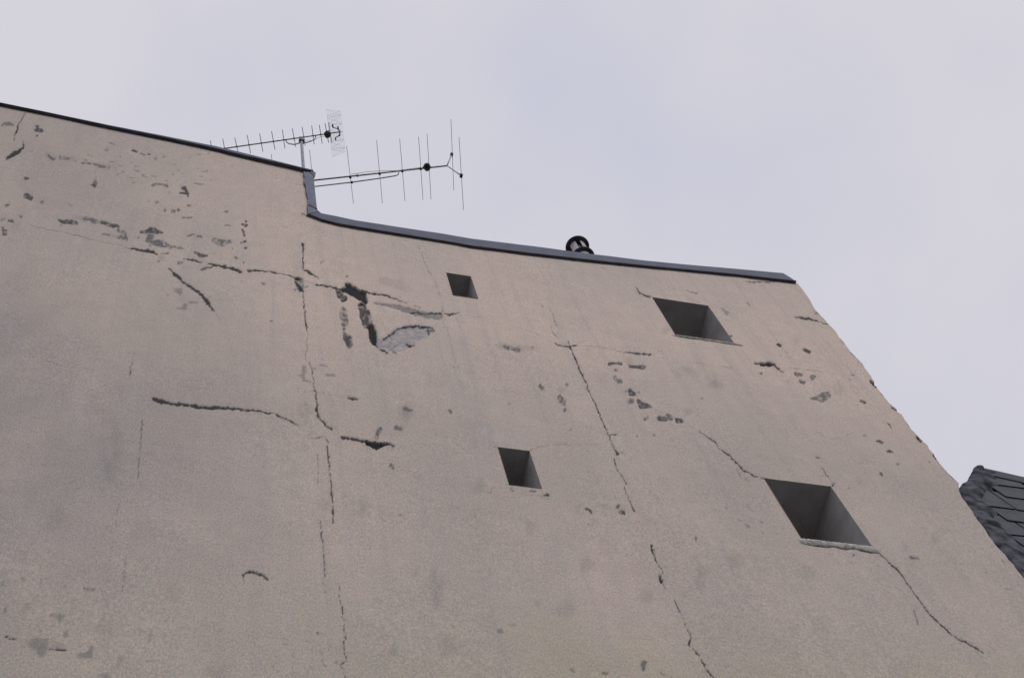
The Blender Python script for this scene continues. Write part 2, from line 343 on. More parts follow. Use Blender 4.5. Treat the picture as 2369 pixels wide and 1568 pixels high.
# damage survey: zone, kind, polylines "x,y,w"; kinds: c open crack, h hairline, v void, d dark stain, s stain, f faint soft stain, m bared mortar, p pale patch
DAMAGE = """
1 s 10,385,15 60,370,32 120,385,15
1 c 235,285,6 180,370,10 160,420,22 140,480,12 125,535,5
1 c 220,540,8 215,600,14 130,660,36 70,690,18
1 d 345,410,25 345,440,20|310,440,25 375,450,30|330,490,10
1 f 430,660,30 560,690,70 680,705,40
1 s 450,675,12 490,700,22|560,690,25 640,695,18|760,738,14 830,750,14|870,755,14 930,770,20 1000,785,10|1010,560,9 1050,575,10
1 f 870,755,30 1000,780,40 1080,800,20
1 d 1235,632,16 1260,640,12|1370,650,16 1390,660,12
1 s 1300,655,8 1330,658,6|1450,690,22|1520,690,10|1110,685,8|1240,925,10|985,620,18
1 d 885,920,35 870,950,30|840,950,12 860,950,16
1 s 885,880,12|1410,940,16 1480,945,18 1550,962,12
1 d 1680,970,14 1715,975,30 1725,1020,25 1725,1050,8|1665,1015,12 1700,1020,20
1 s 1450,1105,24|1530,1180,25|1605,1200,28|1645,1175,25|1380,1100,8|1720,1140,10 1760,1140,8|1700,1240,8 1770,1245,14
1 d 240,1045,50 275,1065,34|225,880,22 250,885,12
1 f 200,900,60 240,1000,80 380,1090,80|100,1150,60
1 s 60,1135,25 85,1128,14|85,1105,8|180,1225,24|20,1258,14 50,1258,8|400,1100,20|30,1330,15 45,1350,20
1 d 90,1270,12 125,1275,18 135,1290,10|45,1370,40 40,1400,15
1 h 605,1110,6 680,1140,9
1 d 550,1265,14 620,1288,38 710,1298,20
1 s 790,1250,16 880,1285,32 940,1290,20|560,1315,14
1 f 700,1240,40 850,1270,60 950,1290,50
1 d 945,1290,24 1010,1305,32 1090,1335,14
1 s 1080,1360,14 1150,1400,40 1160,1435,35 1060,1420,16|950,1405,8 1010,1410,10
1 d 1315,1380,25 1390,1360,50 1440,1375,40 1500,1382,12
1 s 1390,1420,45 1370,1460,25 1500,1490,60 1580,1520,35|1600,1510,10 1700,1530,8|1390,1505,14|1290,1430,14
1 s 1750,1405,12 1780,1408,14|1820,1415,12 1865,1418,12|1990,1450,40 2050,1475,55 2110,1470,32 2040,1495,25
1 s 2090,1192,12 2120,1190,12|2090,1325,6 2125,1328,8
1 d 2270,1270,18|2240,1300,18 2280,1312,24|2255,1360,14 2265,1420,12|2265,1470,14|2285,1520,14|2240,1475,8
1 h 240,1295,4 430,1350,9 600,1385,5 740,1415,9 900,1460,4 1190,1522,6
1 c 1190,1522,6 1280,1540,20 1390,1555,30 1450,1580,14
3 c 1490,430,8 1560,418,10
3 s 1650,500,25 1690,500,12|1465,500,16|2240,680,10|820,600,4
3 f 2230,620,60 2240,690,30|1500,470,60|1700,560,40|80,700,60
3 d 1800,412,10 1855,435,28 1910,445,12
3 c 1700,470,8 1780,485,18 1865,500,14
3 c 1925,520,12 2050,540,22 2150,560,28 2225,590,22
3 s 1860,568,10 1920,560,10 1970,540,8|2140,380,12
3 c 2290,578,8 2369,588,14
3 d 2195,470,16|2250,498,10
3 c 1560,558,4 1620,620,26 1700,690,14 1790,755,18 1880,820,24 1920,880,34 1940,915,16 1990,965,5
3 h 1990,965,5 2040,1040,3|1245,1320,3 1225,1420,5
3 c 1222,1430,5 1210,1500,14 1200,1567,7
3 h 400,1410,4 600,1480,5 900,1500,3
2 c 440,1405,10 520,1410,16 620,1415,9 740,1440,8 820,1465,8
2 v 830,1468,28 860,1480,20
2 c 885,1195,20 890,1260,8 883,1400,8
2 c 900,1405,16 940,1425,16 1010,1470,5
2 s 560,1515,16 545,1500,8|1035,1340,18|60,1390,8 130,1380,8|1240,1450,10
2 c 870,948,6 925,962,10
2 h 1815,1200,5 1870,1340,6 1920,1440,5 1980,1567,5
2 d 1070,1002,14 1045,1000,10
4 v 430,270,30 460,280,22
4 c 425,300,16 455,350,34 485,385,24
4 s 540,350,10 490,380,12|460,300,60 470,350,50|430,380,14
4 h 490,290,8 560,310,6 620,330,8
4 c 620,332,12 700,345,16 800,360,16 850,375,14
4 v 900,325,30 925,350,55 960,390,90 1050,440,80 1080,480,40
4 v 870,375,40 940,385,60
4 k 820,385,30 850,430,70 865,470,40|885,460,50
4 c 1050,390,26 1150,412,14 1260,430,14 1350,465,9 1450,505,6
4 h 1450,500,5 1520,490,4|1500,520,5 1580,540,10
4 k 1040,520,60 1070,600,95 1095,680,100 1120,700,60
4 v 1020,510,20 1075,512,16
4 v 1125,720,60 1150,800,75 1160,860,50
4 c 1110,845,8 1160,880,14 1250,945,14 1280,960,12
4 s 865,560,50 872,620,60 882,690,58|880,775,30 905,830,75 915,880,55
4 d 905,830,50 905,870,40|870,740,10 895,738,8
4 f 905,930,50 910,1020,40|905,700,70|860,740,60
4 m 1190,860,60 1230,890,60 1300,860,110 1400,800,140 1500,780,150 1620,770,110|1300,920,60 1400,900,80 1500,870,60
4 c 1240,830,12 1330,780,8 1390,730,10 1480,715,10 1560,710,14 1640,720,10 1700,735,14|1655,740,12 1660,775,14
4 s 1690,760,30|1320,950,20 1345,960,16
4 h 1280,940,6 1350,890,9 1400,860,9 1450,870,5|1330,790,6 1310,860,5
4 v 1460,870,10 1500,890,20 1530,890,12
4 q 1160,500,12 1250,515,26 1400,545,44 1500,575,52 1600,600,50 1680,615,55 1760,620,60
4 c 1480,590,10 1560,575,12 1640,605,8|1640,590,6 1780,595,10
4 c 1800,590,8 1815,600,10 1860,607,24 1910,597,16 1945,580,4
4 h 1780,500,6 1790,540,6 1785,580,7|1780,655,6 1830,720,5 1860,860,4 1930,1100,4|1910,610,5 1940,680,5 1945,740,3|1720,290,5 1790,490,6|2070,625,3 2150,628,3
4 c 490,395,10 505,490,8 520,620,13 540,790,8
4 h 535,800,7 530,870,9 545,920,7 520,970,8 530,1030,5
4 c 555,1040,7 585,1120,7 600,1260,7 615,1340,9 630,1440,14 625,1490,20 660,1560,10
4 h 510,1320,10 520,1320,6|560,1310,6 610,1305,5|630,1315,6 720,1350,6 900,1370,5|1010,1390,4 1090,1375,3
4 v 920,1375,14 960,1383,22 1010,1390,6
4 p 300,1400,260|420,1300,120|780,1250,160
4 f 870,1250,70 900,1340,60|1220,290,60 1400,330,80 1550,410,40|1450,1500,140|1600,1190,150 1750,1230,100|560,1495,70
4 s 690,120,16|905,250,12|130,320,22|205,668,12 215,668,8|870,200,8|1840,185,14|1440,1480,30 1500,1500,16|1860,1510,30
M c 355,923,6 375,930,8 400,933,6 440,938,7 470,944,8 530,944,6 600,950,4 640,958,3 690,982,3
M v 850,1024,9 870,1031,13 892,1026,7
M c 790,1011,4 820,1015,6 850,1022,8 895,1026,7 912,1031,3
M s 880,992,6 870,1010,8|905,1075,9 912,1078,7|915,988,8 925,990,5
M f 880,980,14 872,1010,18|940,960,36|700,950,30|930,985,20
M c 735,960,4 752,980,4 770,993,4|757,1030,2.6 762,1080,2.8 768,1140,2.6 771,1210,2
M h 752,1008,3 760,1022,3|735,1050,2 735,1115,2|745,1010,3 720,1012,2
B c 725,0,5 733,110,6 745,205,4|630,190,4 615,215,8 628,250,4 628,310,10 645,420,5 655,560,6 662,690,4
B h 640,690,4 655,830,5 668,900,3
B c 780,730,4 795,900,6 815,965,12 812,1030,8 840,1080,9 840,1100,7 825,1120,6 838,1220,8 825,1270,6 838,1370,6 850,1415,7 795,1455,8 825,1490,6 838,1567,8
B h 740,1410,6 795,1455,7|640,1320,5 640,1430,5 668,1465,10|695,1300,6 685,1340,4|270,1270,6 340,1278,6 420,1290,3|415,1245,6 500,1250,4 580,1262,6
B c 0,640,17 60,650,14 130,670,18 172,718,10
B s 1320,140,20|380,1380,12|595,1180,12
B f 1650,850,300 1900,950,260|1700,1300,200|1550,650,160|650,60,120|950,80,150|1250,1330,120|130,1440,120|1150,1200,80
L c 2122,672,10 2150,648,12 2200,642,22 2240,645,14
L h 2122,670,8 2120,740,6
L h 1045,0,6 1020,150,8|1018,180,5 1015,235,6|990,360,4 930,700,3|1110,480,6 1065,830,7 1045,1000,3|1150,465,8 1165,455,5
L s 180,716,8 215,720,12|740,795,6 810,797,9|575,765,12
L c 30,1190,8 80,1218,12 145,1228,8|430,1315,7 520,1322,13 610,1335,6
L h 340,1160,6 400,1200,6|180,1295,6 220,1297,4
L f 250,1220,80 550,1300,60|900,1170,160|1500,800,200|1250,220,140|200,500,160|2000,1000,140|1900,1500,200
M h 330,972,2.8 318,1105,2.4
5 h 490,580,9 495,595,4|530,570,4 565,640,5 590,710,8|550,715,4 575,770,8 600,795,6|380,740,4 470,770,4
5 c 580,830,8 630,855,10 680,855,10 725,848,8|665,820,6 685,870,8 740,990,8 800,1130,8|1050,890,7 1120,900,12 1230,907,10
5 h 770,850,4 880,855,5 1030,885,5|1230,905,5 1310,885,3|1500,960,4 1600,975,5|1720,990,4 1800,1005,4|1480,470,9 1550,495,7|1395,458,7|1900,560,6 1915,575,4|2190,1000,3 2369,1020,4
5 s 235,860,20 270,870,30 330,885,20|430,865,14|1000,1022,18|990,1070,22 1020,1095,24|655,1115,18|475,1125,22|1225,515,14
5 d 960,968,16 1030,975,14|1080,990,16 1150,995,16 1185,995,26|265,868,14
5 f 200,850,50 330,870,50 450,870,40|1400,1020,60 1490,1020,60|1080,950,60 1100,990,60|820,880,60|1700,1100,80|1340,740,60|2020,790,70|1900,350,40
5 c 1130,450,4 1160,490,8 1220,515,10|1880,408,5 1950,415,7 2080,415,5
5 v 1950,970,6 2000,975,22 2040,975,28 2080,980,14
5 c 2080,985,12 2110,1005,12 2145,1032,5
5 d 2110,848,16|2295,878,18 2320,885,12|1785,785,10
5 s 1990,1042,12|2235,1045,24|2275,1090,24|2340,1070,24
5 c 2225,655,6 2300,660,8
7 c 700,497,6 780,508,16 880,530,11 1000,565,8
7 d 880,458,14 895,460,10|540,757,24 565,765,16|785,800,14 825,815,18|1310,1275,20 1340,1290,18
7 s 700,1020,26 745,1032,30|855,1060,38|750,1085,26 785,1095,30|860,1250,24 950,1245,75 1000,1220,60|1215,1020,10 1240,1025,8|1215,1080,14|390,1025,16
7 v 1400,1090,14 1430,1115,32 1450,1145,14|1600,1330,10 1665,1385,14
7 c 1550,1475,8 1585,1520,10
7 h 640,965,4 950,1005,5|240,370,6 280,400,5|0,960,4 100,975,4
7 f 1150,920,70|60,1120,90|1160,720,80|430,640,70|700,700,90|1100,1150,120|1400,1330,60|650,1090,60
6 c 1080,0,8 1150,150,8 1220,310,10 1280,435,8 1310,510,8 1365,615,15|1285,435,8 1350,428,8|1325,665,9 1350,740,9 1440,890,9|1420,910,6 1440,980,8 1460,1010,8 1455,1040,6 1490,1090,6 1515,1150,8
6 h 1370,640,5 1410,720,4|1480,640,4 1490,690,4|1410,595,6 1380,600,5
6 d 1470,20,20 1500,60,40|1540,130,25 1590,170,62 1650,185,26|1760,285,40 1800,290,32|1920,315,48 1945,325,30
6 s 1475,130,42|1605,298,22 1635,275,16|1820,270,50 1850,290,40|1690,435,18|1535,435,12|1445,40,20|840,100,58 860,160,38|870,210,28|660,10,30|2140,97,14|1550,45,14
6 h 1830,340,6 1870,350,6|1730,220,4 1700,210,3
6 f 1850,280,90|1760,230,60|1600,330,50|840,30,60|2000,230,80|1480,820,80|500,960,80 720,1020,50|550,1300,120|60,1150,80
6 c 2120,410,6 2200,465,10 2260,500,10 2300,560,7 2369,610,8
6 h 175,533,5 255,550,6|560,580,9 640,545,7 750,528,5 900,522,4 1180,525,5|80,960,4 190,970,6 190,930,5 350,922,4|520,990,5 690,998,5|640,950,5 690,990,5
6 p 250,450,90 450,510,70|120,400,80|500,1030,50 700,1040,30
6 c 690,995,10 715,990,22 735,1000,6
6 s 600,960,18 560,955,10|380,945,34|1508,1138,14
6 d 1060,1120,8 1090,1135,14 1110,1160,8|1360,1105,22|1385,1150,30 1405,1158,30 1425,1170,14
6 f 1000,1110,50|1200,1090,50 1280,1100,40 1400,1110,50 1500,1120,40
6 c 1670,1465,14 1690,1510,12 1700,1565,6
6 s 1100,1272,10|2080,1390,12 2080,1410,8|365,145,12|935,385,8|1460,1330,8
8 d 1000,115,16 1045,125,20|1125,200,22 1150,215,14|1045,405,22
8 s 1210,330,14|745,545,10|895,45,14|120,10,6|2010,1320,8|1500,300,12
8 c 440,255,7 475,265,7|500,355,8 560,445,5|590,520,14 610,505,8
8 h 590,95,5 680,80,5 750,50,5 800,20,4|460,25,4 530,70,4|485,500,4 490,440,3 540,425,3|570,450,4 600,500,5
8 v 1380,70,20 1410,110,18|1530,250,12 1580,280,16 1640,360,20|1650,390,16 1675,410,10
8 c 1010,1130,6 1110,1230,8 1210,1310,14 1300,1450,8 1390,1567,7
8 s 1330,1185,24 1380,1195,14 1405,1220,6|790,1170,20
8 f 1330,1250,120|780,1170,70|1250,1110,80|1080,390,90|850,490,60|1550,990,100|600,480,90|350,1330,160
M c 1680,1049,2.5 1697,1062,2.5 1718,1087,2.5 1745,1100,3 1772,1107,2.5
M h 1703,1085,2 1715,1105,2 1735,1112,2
R c 832,288,12 845,325,12 862,370,8 868,410,8 918,485,8 930,530,4|935,610,5 960,660,6|1032,745,6 1045,790,10 1100,890,5 1170,1050,6 1178,1085,8 1160,1130,16 1175,1155,8 1240,1215,9 1275,1290,9 1330,1380,8 1385,1419,12 1420,1450,8
R v 905,545,16 925,590,26
R h 890,1378,5 940,1385,11 1010,1408,6|940,1040,5 975,1080,5
R s 780,1290,44 770,1330,20|410,1370,18 460,1375,20|160,1335,12 175,1355,8|1215,210,9 1218,250,6|1125,708,7|865,325,8
R f 930,580,60|350,1360,160|780,1310,80|100,820,180|1250,560,200|1550,420,150|2300,950,150|1200,380,60|800,720,120|280,450,120
M c 2124,1384,3 2150,1420,3 2200,1467,3 2240,1490,4 2273,1510,3
M h 2115,1412,3 2125,1445,3
M f 1240,1395,14|250,1000,60 260,1100,50|120,1200,60|1580,860,30 1690,890,40|1420,850,30|1100,1120,40
"""
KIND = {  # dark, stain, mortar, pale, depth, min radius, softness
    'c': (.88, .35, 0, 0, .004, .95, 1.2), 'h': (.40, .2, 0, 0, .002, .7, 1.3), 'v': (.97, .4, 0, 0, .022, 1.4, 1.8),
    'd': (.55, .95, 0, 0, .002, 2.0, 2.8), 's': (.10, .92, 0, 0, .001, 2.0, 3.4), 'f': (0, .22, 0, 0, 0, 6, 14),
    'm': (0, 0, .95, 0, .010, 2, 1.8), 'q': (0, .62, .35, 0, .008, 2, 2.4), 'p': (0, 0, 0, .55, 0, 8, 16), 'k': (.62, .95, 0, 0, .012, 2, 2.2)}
def segs():
    for ln in DAMAGE.strip().splitlines():
        zt, kd, rest = ln.split(' ', 2)
        for poly in rest.split('|'):
            P = []
            for s in poly.split():
                a, b, c_ = [float(t) for t in s.split(',')]
                x_, y_ = Z(zt, a, b); P.append((x_, y_, c_ * ZN[zt][2]))
            if len(P) == 1: P = P * 2
            yield kd, P
fine = np.where(PY < 1650)[0]
bx = (PX // 40).astype(int); by = (PY // 40).astype(int)
order = None
from collections import defaultdict
key = bx[fine] * 1000 + by[fine]
so_ = np.argsort(key, kind='stable'); sk = key[so_]; sidx = fine[so_]
uk, st_ = np.unique(sk, return_index=True); en_ = np.append(st_[1:], len(sk)); bucket = {int(a): (s, e) for a, s, e in zip(uk, st_, en_)}
for kd, P in segs():
    dk, sn, mo, pa_, de, rmin, soft = KIND[kd]
    wide = kd in 'sdfp'
    acc = {}
    xs_ = [p[0] for p in P]; ys_ = [p[1] for p in P]; rm = max(max(p[2] for p in P) / 2, rmin) + soft + 10
    ids = []
    for i in range(int((min(xs_) - rm) // 40), int((max(xs_) + rm) // 40) + 1):
        for j in range(int((min(ys_) - rm) // 40), int((max(ys_) + rm) // 40) + 1):
            q = bucket.get(i * 1000 + j)
            if q: ids.append(sidx[q[0]:q[1]])
    if not ids: continue
    ids = np.concatenate(ids)
    gx, gy = (WX2[ids], WY2[ids]) if wide else (WX[ids], WY[ids])
    best = np.zeros(len(ids)); hb = np.zeros(len(ids))
    for (x1, y1, w1), (x2, y2, w2) in zip(P, P[1:]):
        L2 = max((x2 - x1) ** 2 + (y2 - y1) ** 2, 1e-6)
        t_ = np.clip(((gx - x1) * (x2 - x1) + (gy - y1) * (y2 - y1)) / L2, 0, 1)
        dd = np.hypot(gx - x1 - t_ * (x2 - x1), gy - y1 - t_ * (y2 - y1))
        ww = (w1 + (w2 - w1) * t_) / 2
        if kd in 'ch': ww = ww * (.35 + 1.25 * brk[ids])
        if kd in 'sd': ww = ww * 1.12 + .6
        rr = np.maximum(ww, rmin); s_ = soft if not kd == 'f' else np.maximum(ww * .9, 7)
        a = np.clip((rr + s_ * .5 - dd) / s_, 0, 1)
        a = a * (np.clip(.34 + ww * .46, .42, 1) if kd in 'ch' else np.clip(.45 + ww / rmin * .6, .35, 1))
        best = np.maximum(best, a)
        if kd in 'cv': hb = np.maximum(hb, np.clip((ww + 7 - dd) / 8, 0, 1) * np.clip(ww / 2.2, .25, 1))
    best = best * best * (3 - 2 * best)
    if kd == 's': best = best * np.clip((mot[ids] - .18) * 2.8, .2, 1)
    if kd == 'd': best = best * np.clip((mot[ids] - .08) * 2.3, .3, 1)
    if kd in 'fp': best = best * np.clip((sm4[ids] - .36) * 3.2, 0, 1)
    if kd == 'k': best = best * np.clip((mot[ids] - .12) * 2.2, .25, 1)
    if kd in 'cv': halo[ids] = np.maximum(halo[ids], hb * np.clip((brk2[ids] - .25) * 1.8, 0, 1))
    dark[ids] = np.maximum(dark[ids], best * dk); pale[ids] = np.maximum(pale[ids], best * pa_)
    stain[ids] = 1 - (1 - stain[ids]) * (1 - best * sn); mortar[ids] = np.maximum(mortar[ids], best * mo)
    dep[ids] = np.maximum(dep[ids], best * de)
stain = 1 - (1 - stain) * (1 - .38 * halo)
dep += mortar * (vnoise(PX, PY, 6, 9, 3) - .3) * .012
sp = vnoise(AX, AZ * .6, .05, 21, 1) * vnoise(AX, AZ, 1.1, 22, 2)      # scattered pinholes
stain = np.maximum(stain, np.clip((sp - .66) * 6, 0, .55))
dark = np.minimum(dark, 1)
y_ = dep + (vnoise(AX, AZ, .9, 31, 4) - .5) * .018
# keep rims of openings on the plane
zo = W(1184, 1380).z; ochre = np.clip((zo - AZ) / .9 + .12, 0, 1) * np.clip((AX - .3) / 1.5, .3, 1) * .95; print('zo', zo, 'ZB', ZB)
grey_vignette = np.clip((1.1 - AX) / 2.4, 0, 1) * .72 + np.clip((13.6 - AZ) / 4, 0, .55)  # greyer towards the left; lens vignette at the bottom painted into the colour
iu = np.arange(R * K).reshape(R, K)
iU = (R * K + np.arange(nu * cl)).reshape(nu, cl)
A = iu[:-1, :-1][~opened]; B = iu[:-1, 1:][~opened]; Cc = iu[1:, 1:][~opened]; D = iu[1:, :-1][~opened]
quads = [np.stack([A, B, Cc, D], 1)]
full = np.vstack([iu[-1:, :cl], iU])
quads.append(np.stack([full[:-1, :-1].ravel(), full[:-1, 1:].ravel(), full[1:, 1:].ravel(), full[1:, :-1].ravel()], 1))
Q = np.concatenate(quads).astype(np.int32)
co = np.stack([AX, y_, AZ], 1)
me = bpy.data.meshes.new('render_coat')
me.vertices.add(len(co)); me.vertices.foreach_set('co', co.ravel())
me.loops.add(Q.size); me.loops.foreach_set('vertex_index', Q.ravel())
me.polygons.add(len(Q)); me.polygons.foreach_set('loop_start', np.arange(0, Q.size, 4, dtype=np.int32))
for nm, arr in (('dark', dark), ('stain', stain), ('mortar', mortar), ('pale', pale), ('ochre', ochre), ('grey_vignette', grey_vignette)):
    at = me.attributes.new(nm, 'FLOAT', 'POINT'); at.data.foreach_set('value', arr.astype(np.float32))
me.update(calc_edges=True)
me.polygons.foreach_set('use_smooth', np.ones(len(Q), bool))
building = empty('gable_building', (XS, 0, 0))
tag(building, 'tall beige gable wall of cracked plaster with four small window openings', 'building')
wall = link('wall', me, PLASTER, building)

# body behind the wall: side wall, roof decks, rear
bm = bmesh.new()
col = [co[i] for i in iu[::12, -1]] + [co[iu[-1, -1]]]
a = [bm.verts.new(p) for p in col]; b = [bm.verts.new((p[0], 6.0, p[2])) for p in col]
for i in range(len(a) - 1): bm.faces.new((a[i], b[i], b[i + 1], a[i + 1]))
obj('side_wall', bm, REVEAL, building)
slab('roof_deck', XS + .01, corner.x - .05, .3, 6, corner.z - .5, corner.z - .3, ROOFM, building)
slab('upper_roof_deck', X0, XS, .3, 6, ZT - .2, ZT, ROOFM, building)
slab('rear_wall', X0, corner.x - .05, 5.9, 6.1, 0, corner.z - .5, REVEAL, building)
slab('end_wall', X0 - .3, X0, .01, 6.1, 0, ZT, REVEAL, building)

# window reveals, frames and sills
for k, (xa, xb, za, zb) in wins.items():
    dpt = {'A': .5, 'B': .6, 'C': .55, 'D': .6}[k] + .35
    wo = empty('window', ((xa + xb) / 2, 0, za)); wo.parent = building; wo.location = Vector(((xa + xb) / 2, 0, za)) - building.location
    bm = bmesh.new(); N = 10
    def sheet(o, e1, e2):
        g = [[bm.verts.new(Vector(o) + Vector(e1) * i / N + Vector(e2) * j / N) for j in range(N + 1)] for i in range(N + 1)]
        for i in range(N):
            for j in range(N): bm.faces.new((g[i][j], g[i + 1][j], g[i + 1][j + 1], g[i][j + 1]))
    y0 = -.004
    sheet((xa, y0, za), (0, dpt, 0), (0, 0, zb - za)); sheet((xb, y0, za), (0, 0, zb - za), (0, dpt, 0))
    sheet((xa, y0, zb), (0, dpt, 0), (xb - xa, 0, 0)); sheet((xa, y0, za), (xb - xa, 0, 0), (0, dpt, 0))
    bmesh.ops.remove_doubles(bm, verts=bm.verts[:], dist=.0005)
    for q in bm.verts:
        if q.co.y > .02:
            pass
    r = obj('reveal', bm, REVEAL); r.parent = wo; r.location = (-(xa + xb) / 2, 0, -za)
    fb = bmesh.new(); t_ = .05; fy = dpt - .06
    for (c_, s_) in ((((xa + t_ / 2), fy, (za + zb) / 2), (t_, .05, zb - za)), (((xb - t_ / 2), fy, (za + zb) / 2), (t_, .05, zb - za)),
                     (((xa + xb) / 2, fy, zb - t_ / 2), (xb - xa - 2 * t_, .05, t_)), (((xa + xb) / 2, fy, za + t_ / 2), (xb - xa - 2 * t_, .05, t_))):
        box(fb, c_, s_)
    r = obj('frame', fb, FRAME); r.parent = wo; r.location = (-(xa + xb) / 2, 0, -za)
    pb = bmesh.new(); box(pb, ((xa + xb) / 2, fy, (za + zb) / 2), (xb - xa - 2 * t_, .006, zb - za - 2 * t_))
    r = obj('pane', pb, GLASS); r.parent = wo; r.location = (-(xa + xb) / 2, 0, -za)
    # cement sill nosing
    sh = {'A': 0, 'B': 0, 'C': .035, 'D': .080}[k]
    if sh:
        sb = bmesh.new(); NS = 60
        x0s, x1s = xa - .035, xb + (.09 if k == 'C' else .03); rows_ = []
        pj = {'C': .35, 'D': .6}[k]; prof = [(.03, .0), (-.022 * pj, -.004), (-.032 * pj, -.35 * sh), (-.028 * pj, -.75 * sh), (-.010 * pj, -sh), (.02, -sh - .004)]
        for i in range(NS + 1):
            x_ = x0s + (x1s - x0s) * i / NS
            tp = max(.12, min(1, (i / NS) * 14, (1 - i / NS) * 14 + .1))
            rows_.append([sb.verts.new((x_, yy * (tp if yy < 0 else 1) + random.uniform(-.002, .002), za + zz_ * (.7 + .6 * vnoise(np.array([x_]), np.array([yy * 3.]), .09, 61, 3)[0]) - .003)) for yy, zz_ in prof])
        for p_, q_ in zip(rows_, rows_[1:]):
            for i in range(len(prof) - 1): sb.faces.new((p_[i], q_[i], q_[i + 1], p_[i + 1]))
        r = obj('sill', sb, SILL, smooth=True); r.parent = wo; r.location = (-(xa + xb) / 2, 0, -za)
    if k == 'D':                              # loose wire end hanging under the lintel
        wb = bmesh.new(); zt = zb - .03
        tube(wb, [RZ(*Z('8', 285, 785), zt), RZ(*Z('8', 330, 870), zt), RZ(*Z('8', 425, 1020), zt)], [.004, .006, .007])
        r = obj('cable', wb, COWLL); r.parent = wo; r.location = (-(xa + xb) / 2, 0, -za)

# ------------------------------------------------------------------ copings
def coping(name, tp, bt, over, depth, label=None, wob=.004):
    ft, fb_ = f_of(tp), f_of(bt)
    xa = max(min(p.x for p in tp), min(p.x for p in bt)); xb = min(max(p.x for p in tp), max(p.x for p in bt))
    N = int((xb - xa) / .04)
    bm = bmesh.new(); dm = bmesh.new(); rows_ = []; drows = []
    for i in range(N + 1):
        x_ = xa + (xb - xa) * i / N
        w1_ = (vnoise(np.array([x_ * 1.0]), np.array([3.1]), .35, 41, 3)[0] - .5) * wob * 3
        w2_ = (vnoise(np.array([x_ * 1.0]), np.array([9.1]), .22, 42, 3)[0] - .5) * wob * 3
        xt = x_
        if i == 0: xt = tp[0].x; x_b = min(bt[0].x, xt) if name == 'coping' else bt[0].x
        elif i == N: xt = tp[-1].x; x_b = bt[-1].x
        else: x_b = x_
        zt, zb_ = float(ft(xt)) + w1_, float(fb_(x_b)) + w2_
        yb = w2_ * .5
        rows_.append([bm.verts.new(p) for p in ((xt, depth, zt - .02), (xt, FY + .03, zt + .012), (xt, FY + .006, zt + .006), (xt, FY, zt), ((xt + x_b) / 2, FY - .003, (zt + zb_) / 2), (x_b, FY + yb, zb_), )])
        drows.append([dm.verts.new(p) for p in ((x_b, FY + yb, zb_ - .0015), (x_b, FY - over + yb, zb_ - .004), (x_b, FY - over + .002 + yb, zb_ - .010), (x_b, .01, zb_ - .012))])
    for rr_, m_ in ((rows_, bm), (drows, dm)):
        for p_, q_ in zip(rr_, rr_[1:]):
            for i in range(len(p_) - 1): m_.faces.new((p_[i], q_[i], q_[i + 1], p_[i + 1]))
    bm.faces.new(rows_[0]); bm.faces.new(rows_[-1][::-1])
    o = obj(name, bm, ZINC, building, smooth=False)
    d = obj('drip_edge', dm, DRIP, o); d.location = (0, 0, 0)
    return o
cpo = coping('coping', ct, cb, .012, .38)
lco = coping('coping', lt, lb, .022, .38)
# upright flashing at the step
sl_ = [Z('S', 290, 440), Z('S', 320, 560), Z('S', 300, 670), Z('S', 345, 760), Z('S', 355, 900), Z('S', 395, 1040), Z('S', 385, 1200), Z('S', 392, 1395)]
sr_ = [Z('S', 500, 470), Z('S', 528, 560), Z('S', 528, 670), Z('S', 540, 760), Z('S', 552, 900), Z('S', 572, 1040), Z('S', 588, 1200), Z('S', 612, 1350)]
bm = bmesh.new(); rws = []
for p_, q_ in zip(sl_, sr_):
    a_, b_ = W(*p_, FY - .004), W(*q_, FY - .004)
    a2 = a_.copy(); a2.y = .0
    b2 = b_.copy(); b2.y = .36
    rws.append([bm.verts.new(t) for t in (a2, a_, (a_ + b_) / 2 + Vector((0, -.003, 0)), b_, b2)])
for p_, q_ in zip(rws, rws[1:]):
    for i in range(4): bm.faces.new((p_[i], q_[i], q_[i + 1], p_[i + 1]))
fl = obj('flashing', bm, ZINCL, building)
bm = bmesh.new(); tube(bm, [W(*Z('S', 405, 1190), FY - .008), W(*Z('S', 500, 1235), FY - .009), W(*Z('S', 600, 1290), FY - .008)], .006, 6)
sm_ = obj('seam', bm, DRIP, fl); sm_.location = (0, 0, 0)
bm = bmesh.new()          # folded end of the upper coping
pts = [W(*Z('S', 500, 375), FY - .01), W(*Z('S', 515, 440), FY - .01), W(*Z('S', 572, 455), FY - .01), W(*Z('S', 530, 565), FY - .01), W(*Z('S', 505, 500), FY - .01), W(*Z('S', 440, 470), FY - .01)]
va = [bm.verts.new(p) for p in pts]; vb = [bm.verts.new(p + Vector((0, .05, 0))) for p in pts]
bm.faces.new(va); bm.faces.new(vb[::-1])
for i in range(len(va)): bm.faces.new((va[i], vb[i], vb[(i + 1) % len(va)], va[(i + 1) % len(va)]))
e_ = obj('end_fold', bm, DRIP, lco); e_.location = (0, 0, 0)

# ------------------------------------------------------------------ antennas
YM = .75
top = W(697, 321, YM)
mast = empty('antenna_mast', (top.x, YM, top.z - 3)); tag(mast, 'grey steel mast rising behind the upper coping, carrying the small comb antenna', 'mast')
bm = bmesh.new()
mb = W(712, 425, YM)
tube(bm, [Vector((top.x, YM, top.z - 3.0)), Vector((top.x, YM, mb.z)), top], .021, 12)
obj('pole', bm, STEEL, mast, True)
bm = bmesh.new(); box(bm, (top.x, YM, ZT + .05), (.18, .18, .1), bevel=.01); obj('foot', bm, STEEL, mast)
def perp_plane(p, q):
    d = (q - p); d.z = 0; d.normalize(); return Vector((-d.y, d.x, 0))
